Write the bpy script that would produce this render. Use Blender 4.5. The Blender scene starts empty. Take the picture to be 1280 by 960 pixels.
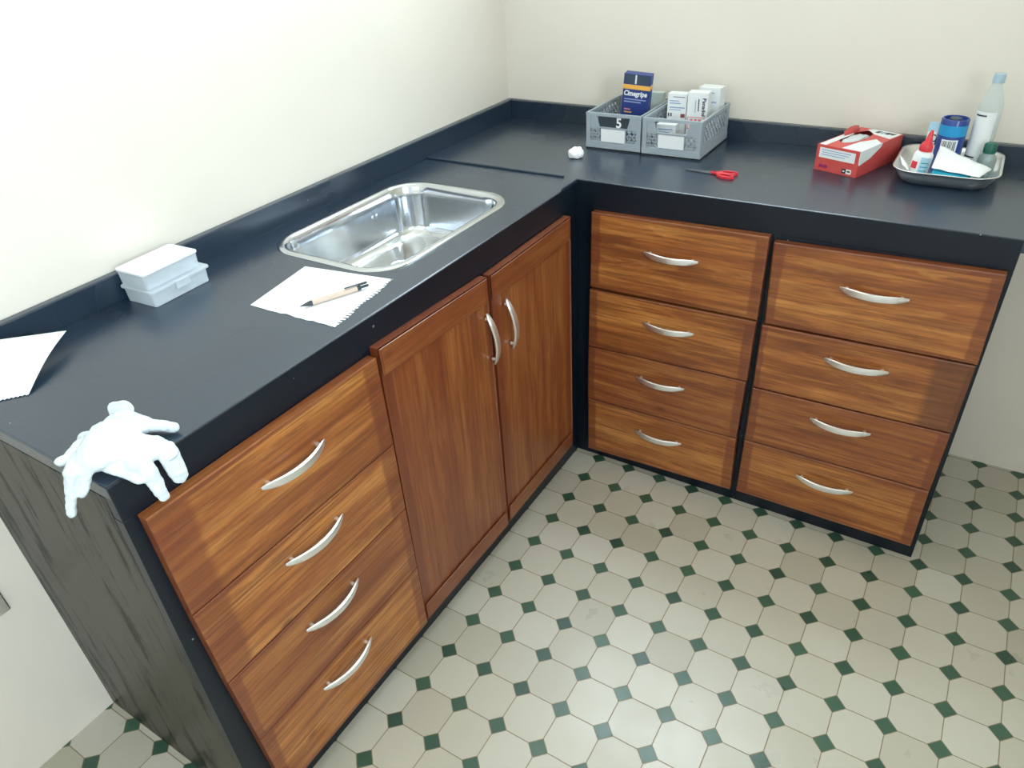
import bpy, bmesh, math, random
from mathutils import Vector, Matrix, noise
random.seed(7)
S = bpy.context.scene
COL = S.collection

# ------------------------------------------------------------ camera
cam_d = bpy.data.cameras.new('camera'); cam = bpy.data.objects.new('camera', cam_d); COL.objects.link(cam)
F = Vector((-0.46327149, 0.6913042, -0.55450701)); Rr = Vector((0.84923309, 0.52516924, -0.05477618)); U = Vector((-0.25334302, 0.49628195, 0.83037434))
M = Matrix((( Rr.x, U.x, -F.x, 1.34634), (Rr.y, U.y, -F.y, -2.10399), (Rr.z, U.z, -F.z, 1.48324), (0, 0, 0, 1)))
cam.matrix_world = M
cam_d.sensor_width = 36; cam_d.sensor_fit = 'HORIZONTAL'; cam_d.lens = 904.913 / 1280 * 36
cam_d.clip_start = .02
S.camera = cam
# ------------------------------------------------------------ view, world, lights
S.view_settings.view_transform = 'Standard'; S.view_settings.look = 'None'
S.view_settings.gamma = 1; S.view_settings.use_curve_mapping = False
S.view_settings.exposure = -0.38
w = bpy.data.worlds.new('sky'); S.world = w; w.use_nodes = True
bg = w.node_tree.nodes['Background']; bg.inputs[0].default_value = (.75, .87, 1, 1); bg.inputs[1].default_value = 1.0

def area(name, loc, target, sx, sy, power, col, spread=180):
    l = bpy.data.lights.new(name, 'AREA'); l.shape = 'RECTANGLE'; l.size = sx; l.size_y = sy
    l.energy = power; l.color = col; l.spread = math.radians(spread)
    o = bpy.data.objects.new(name, l); COL.objects.link(o); o.location = loc
    o.rotation_euler = (Vector(target) - Vector(loc)).to_track_quat('-Z', 'Y').to_euler()
    return o
# daylight coming through the two windows of the room and the bounce from the open door behind the camera
area('back_window_daylight', (.62, .10, 2.25), (.62, -1, 2.25), .95, .75, 62, (.74, .90, 1.0))
area('front_window_daylight', (.62, -3.02, 1.86), (.62, 0, 1.86), .95, 1.15, 6, (.80, .92, 1.0))
area('right_window_daylight', (2.59, -2.32, 1.75), (0, -2.32, 1.75), 1.0, 1.05, 72, (.76, .90, 1.0))
area('doorway_daylight', (1.9, -3.02, 1.1), (1.9, 0, 1.1),   .75, 1.9, 2, (1.0, .98, .94))

# ------------------------------------------------------------ materials
def srgb(r, g, b):
    f = lambda c: (c/255/12.92) if c/255 <= .04045 else ((c/255+.055)/1.055)**2.4
    return (f(r), f(g), f(b), 1)
def nmat(name):
    m = bpy.data.materials.new(name); m.use_nodes = True
    nt = m.node_tree; return m, nt, nt.nodes['Principled BSDF']
def N(nt, t, **k):
    n = nt.nodes.new(t)
    for a, v in k.items(): setattr(n, a, v)
    return n
def mth(nt, op, a, b=None, c=None):
    n = N(nt, 'ShaderNodeMath', operation=op)
    for i, v in enumerate((a, b, c)):
        if v is None: continue
        if isinstance(v, (int, float)): n.inputs[i].default_value = v
        else: nt.links.new(v, n.inputs[i])
    return n.outputs[0]
def mixc(nt, f, a, b, bt='MIX'):
    n = N(nt, 'ShaderNodeMix', data_type='RGBA', blend_type=bt)
    for i, v in ((0, f), (6, a), (7, b)):
        if isinstance(v, (int, float, tuple)): n.inputs[i].default_value = v
        else: nt.links.new(v, n.inputs[i])
    return n.outputs[2]
def ramp(nt, fac, stops, interp='LINEAR'):
    n = N(nt, 'ShaderNodeValToRGB'); n.color_ramp.interpolation = interp
    e = n.color_ramp.elements
    while len(e) < len(stops): e.new(.5)
    for i, (p, c) in enumerate(stops): e[i].position = p; e[i].color = c
    nt.links.new(fac, n.inputs[0]); return n.outputs[0]
def noise_n(nt, vec, scale, detail=3, rough=.5, dist=0):
    n = N(nt, 'ShaderNodeTexNoise'); n.inputs['Scale'].default_value = scale; n.inputs['Detail'].default_value = detail
    n.inputs['Roughness'].default_value = rough; n.inputs['Distortion'].default_value = dist
    if vec is not None: nt.links.new(vec, n.inputs['Vector'])
    return n.outputs['Fac']
def mapping(nt, vec, scale=(1, 1, 1), loc=None):
    n = N(nt, 'ShaderNodeMapping'); n.inputs['Scale'].default_value = scale
    nt.links.new(vec, n.inputs['Vector'])
    if loc is not None: nt.links.new(loc, n.inputs['Location'])
    return n.outputs[0]
def bump(nt, bs, h, strength=.2, dist=.002):
    n = N(nt, 'ShaderNodeBump'); n.inputs['Strength'].default_value = strength; n.inputs['Distance'].default_value = dist
    nt.links.new(h, n.inputs['Height']); nt.links.new(n.outputs[0], bs.inputs['Normal'])
def simple(name, col, rough=.5, metal=0, var=.06, vscale=40, coat=0, bumpy=0, spec=.5, trans=0, alpha=1, ior=1.45, sss=0):
    m, nt, b = nmat(name)
    tc = N(nt, 'ShaderNodeTexCoord')
    f = noise_n(nt, tc.outputs['Object'], vscale, 3)
    lo = tuple(c*(1-var) for c in col[:3]) + (1,); hi = tuple(min(1, c*(1+var)) for c in col[:3]) + (1,)
    nt.links.new(ramp(nt, f, [(.3, lo), (.7, hi)]), b.inputs['Base Color'])
    b.inputs['Roughness'].default_value = rough; b.inputs['Metallic'].default_value = metal
    b.inputs['Coat Weight'].default_value = coat; b.inputs['Specular IOR Level'].default_value = spec
    b.inputs['Transmission Weight'].default_value = trans; b.inputs['Alpha'].default_value = alpha; b.inputs['IOR'].default_value = ior
    if sss: b.inputs['Subsurface Weight'].default_value = sss; b.inputs['Subsurface Radius'].default_value = (.01, .01, .01)
    if bumpy: bump(nt, b, f, bumpy)
    return m

def mat_wall():
    m, nt, b = nmat('cream_wall_paint'); g = N(nt, 'ShaderNodeNewGeometry')
    f = noise_n(nt, g.outputs['Position'], 2.2, 4)
    c = ramp(nt, f, [(.3, srgb(228, 221, 208)), (.7, srgb(234, 227, 215))])
    nt.links.new(c, b.inputs['Base Color']); b.inputs['Roughness'].default_value = .55
    bump(nt, b, noise_n(nt, g.outputs['Position'], 60, 4), .12, .002)
    return m
def mat_floor():
    m, nt, b = nmat('octagon_and_dot_tile'); g = N(nt, 'ShaderNodeNewGeometry')
    sp = N(nt, 'ShaderNodeSeparateXYZ'); nt.links.new(g.outputs['Position'], sp.inputs[0])
    P = .10151
    wob = mth(nt, 'MULTIPLY', mth(nt, 'SUBTRACT', noise_n(nt, g.outputs['Position'], 30, 2), .5), .016)
    ux = mth(nt, 'ADD', mth(nt, 'DIVIDE', mth(nt, 'SUBTRACT', sp.outputs[0], .5766 - 100*P), P), wob)
    uy = mth(nt, 'ADD', mth(nt, 'DIVIDE', mth(nt, 'SUBTRACT', sp.outputs[1], -.5905 - 100*P), P), wob)
    ax = mth(nt, 'ABSOLUTE', mth(nt, 'SUBTRACT', ux, mth(nt, 'ROUND', ux)))
    ay = mth(nt, 'ABSOLUTE', mth(nt, 'SUBTRACT', uy, mth(nt, 'ROUND', uy)))
    sm = mth(nt, 'ADD', ax, ay)
    dot = mth(nt, 'LESS_THAN', sm, .222)
    g1 = mth(nt, 'LESS_THAN', mth(nt, 'MINIMUM', ax, ay), .0105)
    g2 = mth(nt, 'LESS_THAN', mth(nt, 'ABSOLUTE', mth(nt, 'SUBTRACT', sm, .228)), .0115)
    grout = mth(nt, 'MAXIMUM', mth(nt, 'MULTIPLY', g1, mth(nt, 'SUBTRACT', 1, dot)), g2)
    # per-tile tone
    cell = N(nt, 'ShaderNodeCombineXYZ'); nt.links.new(mth(nt, 'FLOOR', ux), cell.inputs[0]); nt.links.new(mth(nt, 'FLOOR', uy), cell.inputs[1])
    wn = N(nt, 'ShaderNodeTexWhiteNoise', noise_dimensions='2D'); nt.links.new(cell.outputs[0], wn.inputs['Vector'])
    t = ramp(nt, wn.outputs['Value'], [(0, srgb(172, 168, 152)), (.5, srgb(183, 179, 164)), (1, srgb(192, 189, 176))])
    dirt = noise_n(nt, g.outputs['Position'], 9, 5, .6)
    t = mixc(nt, mth(nt, 'MULTIPLY', dirt, .30), t, srgb(178, 168, 142))
    cell2 = N(nt, 'ShaderNodeCombineXYZ'); nt.links.new(mth(nt, 'ROUND', ux), cell2.inputs[0]); nt.links.new(mth(nt, 'ROUND', uy), cell2.inputs[1])
    wn2 = N(nt, 'ShaderNodeTexWhiteNoise', noise_dimensions='2D'); nt.links.new(cell2.outputs[0], wn2.inputs['Vector'])
    d = ramp(nt, wn2.outputs['Value'], [(0, srgb(42, 72, 58)), (1, srgb(60, 92, 72))])
    c = mixc(nt, dot, t, d); c = mixc(nt, grout, c, srgb(132, 116, 92))
    nt.links.new(c, b.inputs['Base Color'])
    r = mth(nt, 'ADD', .20, mth(nt, 'MULTIPLY', dirt, .22)); nt.links.new(mth(nt, 'ADD', r, mth(nt, 'MULTIPLY', grout, .3)), b.inputs['Roughness'])
    h = mth(nt, 'SUBTRACT', mth(nt, 'MULTIPLY', dirt, .15), grout); bump(nt, b, h, .35, .0015)
    return m
def mat_wood(name, vertical=False, band=(.10, .10, .06, .06), tone=0, patch=None):
    """stained pine; grain runs along local X (or Z), with red-brown stained rails along the borders"""
    m, nt, b = nmat(name); tc = N(nt, 'ShaderNodeTexCoord'); oi = N(nt, 'ShaderNodeObjectInfo')
    off = N(nt, 'ShaderNodeCombineXYZ')
    nt.links.new(mth(nt, 'MULTIPLY', oi.outputs['Random'], 13.7), off.inputs[0]); nt.links.new(mth(nt, 'MULTIPLY', oi.outputs['Random'], 7.3), off.inputs[2])
    ob = tc.outputs['Object']
    sc = (7, 7, .55) if vertical else (.55, 7, 7)
    warp = noise_n(nt, mapping(nt, ob, tuple(s*.6 for s in sc), off.outputs[0]), 2.2, 2)
    v = mapping(nt, ob, sc, off.outputs[0])
    vm = N(nt, 'ShaderNodeVectorMath', operation='ADD'); nt.links.new(v, vm.inputs[0])
    wv = N(nt, 'ShaderNodeCombineXYZ'); wk = mth(nt, 'MULTIPLY', warp, .9)
    for i in (0, 1, 2): nt.links.new(wk, wv.inputs[i])
    nt.links.new(wv.outputs[0], vm.inputs[1])
    g1 = noise_n(nt, vm.outputs[0], 1.6, 6, .62, 1.0)
    sc2 = (90, 90, 3) if vertical else (3, 90, 90)
    g2 = noise_n(nt, mapping(nt, ob, sc2, off.outputs[0]), 1.5, 4, .7)
    blot = noise_n(nt, mapping(nt, ob, (4, 4, 4), off.outputs[0]), 1.8, 3)
    base = ramp(nt, g1, [(.30, srgb(126, 68, 28)), (.43, srgb(164, 96, 42)), (.54, srgb(184, 116, 54)), (.70, srgb(208, 146, 76))])
    base = mixc(nt, mth(nt, 'MULTIPLY', ramp(nt, g2, [(.42, (0, 0, 0, 1)), (.62, (1, 1, 1, 1))]), .72), base, srgb(104, 54, 24))
    base = mixc(nt, mth(nt, 'MULTIPLY', ramp(nt, blot, [(.45, (0, 0, 0, 1)), (.75, (1, 1, 1, 1))]), .45), base, srgb(136, 72, 32))
    sc3 = (26, 26, 2.2) if vertical else (2.2, 26, 26)
    g3 = noise_n(nt, mapping(nt, ob, sc3, off.outputs[0]), 1.7, 5, .68, .6)
    base = mixc(nt, mth(nt, 'MULTIPLY', ramp(nt, g3, [(.50, (0, 0, 0, 1)), (.66, (1, 1, 1, 1))]), .5), base, srgb(98, 46, 20))
    base = mixc(nt, mth(nt, 'MULTIPLY', ramp(nt, g3, [(.34, (1, 1, 1, 1)), (.46, (0, 0, 0, 1))]), .35), base, srgb(214, 150, 78))
    # small knots
    vo = N(nt, 'ShaderNodeTexVoronoi'); vo.inputs['Scale'].default_value = 1.0
    nt.links.new(mapping(nt, ob, (9, 9, 5) if vertical else (5, 9, 9), off.outputs[0]), vo.inputs['Vector'])
    kn = ramp(nt, vo.outputs['Distance'], [(.035, (1, 1, 1, 1)), (.09, (0, 0, 0, 1))])
    base = mixc(nt, mth(nt, 'MULTIPLY', kn, .55), base, srgb(70, 28, 12))
    gs = N(nt, 'ShaderNodeSeparateXYZ'); nt.links.new(tc.outputs['Generated'], gs.inputs[0])
    wb = mth(nt, 'MULTIPLY', mth(nt, 'SUBTRACT', g1, .5), .035)
    gx = mth(nt, 'ADD', gs.outputs[0], wb); gz = mth(nt, 'ADD', gs.outputs[2], wb)
    def edge(val, wd):       # 1 inside the border band
        mr = N(nt, 'ShaderNodeMapRange', interpolation_type='SMOOTHSTEP'); nt.links.new(val, mr.inputs[0])
        mr.inputs[1].default_value = wd*.86; mr.inputs[2].default_value = wd*1.12; mr.inputs[3].default_value = 1; mr.inputs[4].default_value = 0
        return mr.outputs[0]
    L = edge(gx, band[0]); R_ = edge(mth(nt, 'SUBTRACT', 1, gx), band[1]); B = edge(gz, band[2]); T = edge(mth(nt, 'SUBTRACT', 1, gz), band[3])
    bb = mth(nt, 'MAXIMUM', mth(nt, 'MAXIMUM', L, R_), mth(nt, 'MAXIMUM', B, T))
    dk = mixc(nt, .6, base, srgb(104, 44, 24))
    base = mixc(nt, bb, base, dk)
    if patch:
        pm = edge(mth(nt, 'SUBTRACT', 1, gx), patch); base = mixc(nt, mth(nt, 'MULTIPLY', pm, .6), base, srgb(84, 50, 32))
    if tone: base = mixc(nt, abs(tone), base, srgb(214, 140, 66) if tone > 0 else srgb(108, 48, 26))
    nt.links.new(base, b.inputs['Base Color'])
    b.inputs['Roughness'].default_value = .42; b.inputs['Coat Weight'].default_value = .4; b.inputs['Coat Roughness'].default_value = .22
    bump(nt, b, g2, .35, .0012)
    return m
def mat_black(name, rough=.22, streak=False, base=((25, 43, 60), (31, 49, 66)), coat=.28):
    m, nt, b = nmat(name); g = N(nt, 'ShaderNodeNewGeometry')
    f = noise_n(nt, g.outputs['Position'], 5, 1, .4)
    c = ramp(nt, f, [(.3, srgb(*base[0])), (.75, srgb(*base[1]))])
    if streak:
        s = noise_n(nt, mapping(nt, g.outputs['Position'], (22, 22, 2.6)), 1.6, 6, .72)
        c = ramp(nt, s, [(.40, srgb(18, 19, 16)), (.47, srgb(44, 44, 37)), (.6, srgb(62, 60, 50))])
        nt.links.new(mth(nt, 'ADD', .24, mth(nt, 'MULTIPLY', s, .30)), b.inputs['Roughness'])
        bump(nt, b, s, .3, .002)
        sk = ramp(nt, s, [(.40, (.08, .08, .08, 1)), (.50, (.42, .42, .42, 1))]); nt.links.new(sk, b.inputs['Specular IOR Level'])
    else:
        vo = N(nt, 'ShaderNodeTexVoronoi'); vo.inputs['Scale'].default_value = 22; nt.links.new(g.outputs['Position'], vo.inputs['Vector'])
        sx_ = N(nt, 'ShaderNodeSeparateColor'); nt.links.new(vo.outputs['Color'], sx_.inputs[0])
        spk = mth(nt, 'MULTIPLY', mth(nt, 'LESS_THAN', vo.outputs['Distance'], mth(nt, 'MULTIPLY', sx_.outputs[1], .055)), mth(nt, 'GREATER_THAN', sx_.outputs[0], .66))
        c = mixc(nt, mth(nt, 'MULTIPLY', spk, .7), c, srgb(170, 178, 180))
        nt.links.new(mth(nt, 'ADD', rough - .02, mth(nt, 'MULTIPLY', f, .06)), b.inputs['Roughness'])
        b.inputs['Coat Weight'].default_value = coat; b.inputs['Coat Roughness'].default_value = rough; b.inputs['Coat IOR'].default_value = 1.6
    nt.links.new(c, b.inputs['Base Color']); b.inputs['Specular IOR Level'].default_value = .45 if streak else (.7 if coat else .4)
    return m
WALL = mat_wall(); FLOOR = mat_floor(); BLACK = mat_black('black_painted_worktop', .27); BLACKF = mat_black('black_painted_frame', .34, base=((10, 20, 31), (15, 26, 37)), coat=0)
PANEL = mat_black('weathered_black_panel', .3, True)
WD = mat_wood('stained_pine_drawer', band=(.06, .06, .07, .06))
WDL = mat_wood('stained_pine_drawer_breadboard_ends', band=(.13, .085, .03, .05))
WDP = mat_wood('stained_pine_drawer_dark_end', band=(.03, .03, .03, .05), patch=.17)
WR = mat_wood('red_stained_pine_drawer', band=(.05, .05, .04, .04), tone=-.36)
WDOOR = mat_wood('stained_pine_door', True, band=(.08, .06, .075, .09), tone=-.58)
WRAIL = mat_wood('stained_pine_rail', band=(.02, .02, .02, .02), tone=-.68)
CHROME = simple('satin_nickel', (.92, .93, .94, 1), .40, 1, .02)
STEEL = simple('polished_steel', (.68, .71, .74, 1), .12, 1, .03, 8)
PAN = simple('brushed_pan_steel', (.88, .89, .89, 1), .34, 1, .05, 20)
PAPER = simple('white_paper', srgb(240, 243, 243), .7, 0, .02)
CREAMP = simple('pen_cardboard_barrel', srgb(205, 186, 170), .6, 0, .06, 200)
DARKP = simple('dark_plastic', srgb(52, 62, 70), .4)
GREY = simple('grey_crate_plastic', srgb(160, 170, 178), .42, 0, .03)
CARDW = simple('white_card', srgb(232, 236, 236), .6, 0, .02)
NAVY = simple('navy_carton', srgb(44, 62, 128), .45, 0, .05)
NAVYD = simple('dark_slate_print', srgb(60, 74, 92), .5)
YEL = simple('amber_print', srgb(238, 180, 84), .5)
INK = simple('black_print', srgb(50, 52, 60), .6)
INKB = simple('pale_blue_print', srgb(150, 168, 205), .6)
PINK = simple('pink_print', srgb(232, 130, 140), .6)
REDP = simple('red_plastic', srgb(214, 44, 58), .35, coat=.3)
REDC = simple('red_carton', srgb(206, 82, 78), .42, 0, .06)
PURP = simple('purple_print', srgb(150, 40, 110), .5)
WHITEP = simple('white_plastic', srgb(238, 240, 242), .35)
COTT = simple('cotton_wool', srgb(246, 247, 248), .95, 0, .02, 80, bumpy=.8)

BLUEC = simple('blue_can_print', srgb(26, 62, 140), .3, 0, .05, coat=.4)
SKYC = simple('sky_blue_print', srgb(40, 150, 205), .35)
TEAL = simple('teal_sheet', srgb(20, 150, 178), .5)
LBLUE = simple('light_blue_label', srgb(168, 205, 222), .5)
GREENC = simple('dark_green_cap', srgb(20, 92, 78), .35)
PGREEN = simple('pale_green_carton', srgb(196, 208, 200), .5)
def mat_clear(name, col, mixf, rough=.12):
    m = bpy.data.materials.new(name); m.use_nodes = True; nt = m.node_tree; b = nt.nodes['Principled BSDF']
    tc = N(nt, 'ShaderNodeTexCoord'); f = noise_n(nt, tc.outputs['Object'], 30, 3)
    nt.links.new(ramp(nt, f, [(.3, tuple(c*.94 for c in col[:3]) + (1,)), (.7, col)]), b.inputs['Base Color'])
    b.inputs['Roughness'].default_value = rough
    tr = N(nt, 'ShaderNodeBsdfTransparent'); tr.inputs[0].default_value = (.93, .97, .98, 1)
    mx = N(nt, 'ShaderNodeMixShader'); mx.inputs[0].default_value = mixf
    nt.links.new(tr.outputs[0], mx.inputs[1]); nt.links.new(b.outputs[0], mx.inputs[2]); nt.links.new(mx.outputs[0], nt.nodes['Material Output'].inputs[0])
    return m
CLEARBOX = mat_clear('frosted_clear_plastic', srgb(238, 246, 252), .52)
CLEARBOT = mat_clear('clear_bottle_plastic', srgb(226, 234, 237), .20)
GLASSG = mat_clear('clear_grey_bottle', srgb(130, 150, 148), .55)
LATEX = mat_clear('white_latex', srgb(232, 242, 247), .82, .34)
LATEXT = mat_clear('translucent_latex', srgb(236, 244, 246), .80, .35)
GLASSW = mat_clear('window_glass', srgb(235, 240, 240), .06, .02)

# ------------------------------------------------------------ mesh helpers
def box(bm, x0, x1, y0, y1, z0, z1, mtx=None):
    r = bmesh.ops.create_cube(bm, size=1)
    T = Matrix.Translation(((x0+x1)/2, (y0+y1)/2, (z0+z1)/2)) @ Matrix.Diagonal((x1-x0, y1-y0, z1-z0, 1))
    if mtx is not None: T = mtx @ T
    bmesh.ops.transform(bm, matrix=T, verts=r['verts']); return r['verts']
def bar(bm, a, b, wd, th, up=(0, 1, 0)):
    a = Vector(a); b = Vector(b); d = b-a; L = d.length; z = d.normalized(); y = Vector(up); x = y.cross(z).normalized(); y = z.cross(x)
    mt = Matrix((x, y, z)).transposed().to_4x4(); mt.translation = (a+b)/2
    box(bm, -wd/2, wd/2, -th/2, th/2, -L/2, L/2, mt)
def prism(bm, pts, z0, z1, mtx=None):
    n = len(pts); lo = [bm.verts.new((p[0], p[1], z0)) for p in pts]; hi = [bm.verts.new((p[0], p[1], z1)) for p in pts]
    f = [bm.faces.new(hi), bm.faces.new(lo[::-1])]
    for i in range(n): bm.faces.new((lo[i], lo[(i+1) % n], hi[(i+1) % n], hi[i]))
    if mtx is not None: bmesh.ops.transform(bm, matrix=mtx, verts=lo+hi)
    return lo, hi
def lathe(bm, prof, cx=0, cy=0, n=32, sy=1.0):
    rings = []
    for r, z in prof:
        if r < 1e-6: rings.append([bm.verts.new((cx, cy, z))])
        else: rings.append([bm.verts.new((cx+r*math.cos(2*math.pi*i/n), cy+r*sy*math.sin(2*math.pi*i/n), z)) for i in range(n)])
    for a, b in zip(rings, rings[1:]):
        for i in range(n):
            j = (i+1) % n
            if len(a) == 1 and len(b) == 1: continue
            if len(a) == 1: bm.faces.new((a[0], b[j], b[i]))
            elif len(b) == 1: bm.faces.new((a[i], a[j], b[0]))
            else: bm.faces.new((a[i], a[j], b[j], b[i]))
def rrect(x0, x1, y0, y1, r, n=8):
    o = []
    for cx, cy, a0 in ((x1-r, y1-r, 0), (x0+r, y1-r, 90), (x0+r, y0+r, 180), (x1-r, y0+r, 270)):
        for i in range(n+1):
            a = math.radians(a0+90*i/n); o.append((cx+r*math.cos(a), cy+r*math.sin(a)))
    return o
def loft(bm, rings, close_end=True, close_start=False):
    vs = [[bm.verts.new(p) for p in r] for r in rings]
    n = len(vs[0])
    for a, b in zip(vs, vs[1:]):
        for i in range(n): bm.faces.new((a[i], a[(i+1) % n], b[(i+1) % n], b[i]))
    if close_end: bm.faces.new(vs[-1])
    if close_start: bm.faces.new(vs[0][::-1])
    return vs
def tube(bm, pts, rad, n=10, closed=False):
    P = [Vector(p) for p in pts]; R_ = rad if isinstance(rad, (list, tuple)) else [rad]*len(P); rings = []
    up = Vector((0, 0, 1)); m_ = len(P)
    for i, p in enumerate(P):
        if closed: t = (P[(i+1) % m_]-P[i-1]).normalized()
        else: t = (P[min(i+1, m_-1)]-P[max(i-1, 0)]).normalized()
        if abs(t.dot(up)) > .95: up = Vector((0, 1, 0)) if abs(t.y) < .9 else Vector((1, 0, 0))
        x = up.cross(t).normalized(); y = t.cross(x); up = y
        rings.append([bm.verts.new(p+R_[i]*(math.cos(2*math.pi*k/n)*x+math.sin(2*math.pi*k/n)*y)) for k in range(n)])
    for i in range(m_ if closed else m_-1):
        a, b = rings[i], rings[(i+1) % m_]
        for k in range(n): bm.faces.new((a[k], a[(k+1) % n], b[(k+1) % n], b[k]))
    if not closed: bm.faces.new(rings[0][::-1]); bm.faces.new(rings[-1])
def capsule(bm, a, b, ra, rb, flat=1.0, n=14, up=(0, 0, 1)):
    """closed tapering capsule, squashed along 'up' by 'flat'"""
    a = Vector(a); b = Vector(b); d = (b-a); L = d.length; z = d.normalized(); u = Vector(up)
    if abs(u.dot(z)) > .95: u = Vector((0, 1, 0))
    x = u.cross(z).normalized(); y = z.cross(x); rings = []
    prof = [(math.sin(t)*ra, -math.cos(t)*ra) for t in [math.pi/2*k/5 for k in range(6)]] + [(math.cos(t)*rb, L+math.sin(t)*rb) for t in [math.pi/2*k/5 for k in range(6)]]
    prev = None
    for r, h in prof:
        c = a+z*h
        if r < 1e-5: ring = [bm.verts.new(c)]
        else: ring = [bm.verts.new(c+r*(math.cos(2*math.pi*k/n)*x+flat*math.sin(2*math.pi*k/n)*y)) for k in range(n)]
        if prev:
            for k in range(n):
                j = (k+1) % n
                if len(prev) == 1: bm.faces.new((prev[0], ring[j], ring[k]))
                elif len(ring) == 1: bm.faces.new((prev[k], prev[j], ring[0]))
                else: bm.faces.new((prev[k], prev[j], ring[j], ring[k]))
        prev = ring
def obj(name, bm, mat, parent=None, loc=(0, 0, 0), rot=(0, 0, 0), bev=0, smooth=False, seg=2, world=False, auto=None):
    """link one mesh object; world=True: the mesh is in world coordinates, shift it under its parent's base"""
    if world and parent is not None:
        bmesh.ops.transform(bm, matrix=parent_world(parent).inverted(), verts=bm.verts)
    bmesh.ops.recalc_face_normals(bm, faces=bm.faces)
    me = bpy.data.meshes.new(name); bm.to_mesh(me); bm.free()
    for mm in (mat if isinstance(mat, (list, tuple)) else [mat]): me.materials.append(mm)
    if smooth or auto is not None:
        for p in me.polygons: p.use_smooth = True
        if auto is not None: me.set_sharp_from_angle(angle=math.radians(auto))
    o = bpy.data.objects.new(name, me); COL.objects.link(o); o.location = loc; o.rotation_euler = rot
    if parent is not None: o.parent = parent
    if bev:
        b = o.modifiers.new('bevel', 'BEVEL'); b.width = bev; b.segments = seg; b.limit_method = 'ANGLE'; b.angle_limit = math.radians(35)
        b.harden_normals = False
    return o
def parent_world(o):
    m_ = Matrix.Identity(4)
    while o is not None:
        m_ = Matrix.LocRotScale(o.location, o.rotation_euler, o.scale) @ m_; o = o.parent
    return m_
def tag(o, label, cat, group=None, kind=None):
    o['label'] = label; o['category'] = cat
    if group: o['group'] = group
    if kind: o['kind'] = kind
    return o
def thing(name, label, cat, loc=(0, 0, 0), rot=(0, 0, 0), group=None):
    o = bpy.data.objects.new(name, None); o.empty_display_size = .05; COL.objects.link(o); o.location = loc; o.rotation_euler = rot
    return tag(o, label, cat, group)
def struct(name, bm, mat, label, cat, **k):
    o = obj(name, bm, mat, **k); o['kind'] = 'structure'; o['label'] = label; o['category'] = cat; return o
def text_bm(txt, size, depth=.0004, width=None, bold=0.0, shear=0.0):
    cu = bpy.data.curves.new('t', 'FONT'); cu.body = txt; cu.size = size; cu.extrude = depth; cu.offset = bold; cu.shear = shear
    cu.align_x = 'CENTER'; cu.align_y = 'CENTER'; cu.resolution_u = 3
    t = bpy.data.objects.new('t', cu); COL.objects.link(t); bpy.context.view_layer.update()
    me = bpy.data.meshes.new_from_object(t.evaluated_get(bpy.context.evaluated_depsgraph_get()))
    bpy.data.objects.remove(t); bpy.data.curves.remove(cu)
    bm = bmesh.new(); bm.from_mesh(me); bpy.data.meshes.remove(me)
    xs = [v.co.x for v in bm.verts]
    if width and xs:
        s = width/(max(xs)-min(xs)); c = (max(xs)+min(xs))/2
        for v in bm.verts: v.co.x = (v.co.x-c)*s
    # stand the text up: x stays, y -> z, facing -y
    bmesh.ops.transform(bm, matrix=Matrix.Rotation(math.pi/2, 4, 'X'), verts=bm.verts)
    return bm
def lettering(txt, size, mat, parent, loc, rot=(0, 0, 0), width=None, bold=0, shear=0, label=None):
    o = obj('lettering', text_bm(txt, size, .0003, width, bold, shear), mat, parent, loc, rot)
    return o

# ------------------------------------------------------------ the room
XW, YW, CE, XR, YF = -.02, .03, 2.85, 2.42, -2.95
bm = bmesh.new(); box(bm, XW-.15, XR+.15, YF-.15, YW+.15, -.1, 0)
struct('floor', bm, FLOOR, 'cream octagon tile floor with small dark green square dots', 'floor')
bm = bmesh.new(); box(bm, XW-.15, XR+.15, YF-.15, YW+.15, CE, CE+.1)
struct('ceiling', bm, WALL, 'cream painted ceiling', 'ceiling')
bm = bmesh.new(); box(bm, XW-.15, XW, YF-.15, YW+.15, 0, CE)
struct('wall_left', bm, WALL, 'cream wall behind the sink worktop, bright with daylight', 'wall')
bm = bmesh.new()   # back wall with its high window
wx0, wx1, wz0, wz1 = .12, 1.12, 1.86, 2.64
box(bm, XW, wx0, YW, YW+.15, 0, CE); box(bm, wx1, XR, YW, YW+.15, 0, CE); box(bm, wx0, wx1, YW, YW+.15, 0, wz0); box(bm, wx0, wx1, YW, YW+.15, wz1, CE)
struct('wall_back', bm, WALL, 'cream wall behind the crates and the steel tray', 'wall')
bm = bmesh.new()
ry0, ry1, rz0, rz1 = -2.84, -1.8, 1.2, 2.3
box(bm, XR, XR+.15, YF, ry0, 0, CE); box(bm, XR, XR+.15, ry1, YW, 0, CE); box(bm, XR, XR+.15, ry0, ry1, 0, rz0); box(bm, XR, XR+.15, ry0, ry1, rz1, CE)
struct('wall_right', bm, WALL, 'cream wall with a window, to the right of the view', 'wall')
bm = bmesh.new()
dx0, dx1, dz = 1.5, 2.3, 2.1; fx0, fx1, fz0, fz1 = .12, 1.12, 1.26, 2.46
box(bm, XW, fx0, YF-.15, YF, 0, CE); box(bm, fx1, dx0, YF-.15, YF, 0, CE); box(bm, dx1, XR, YF-.15, YF, 0, CE); box(bm, dx0, dx1, YF-.15, YF, dz, CE)
box(bm, fx0, fx1, YF-.15, YF, 0, fz0); box(bm, fx0, fx1, YF-.15, YF, fz1, CE)
struct('wall_front', bm, WALL, 'cream wall with an open doorway, behind the viewer', 'wall')
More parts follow.
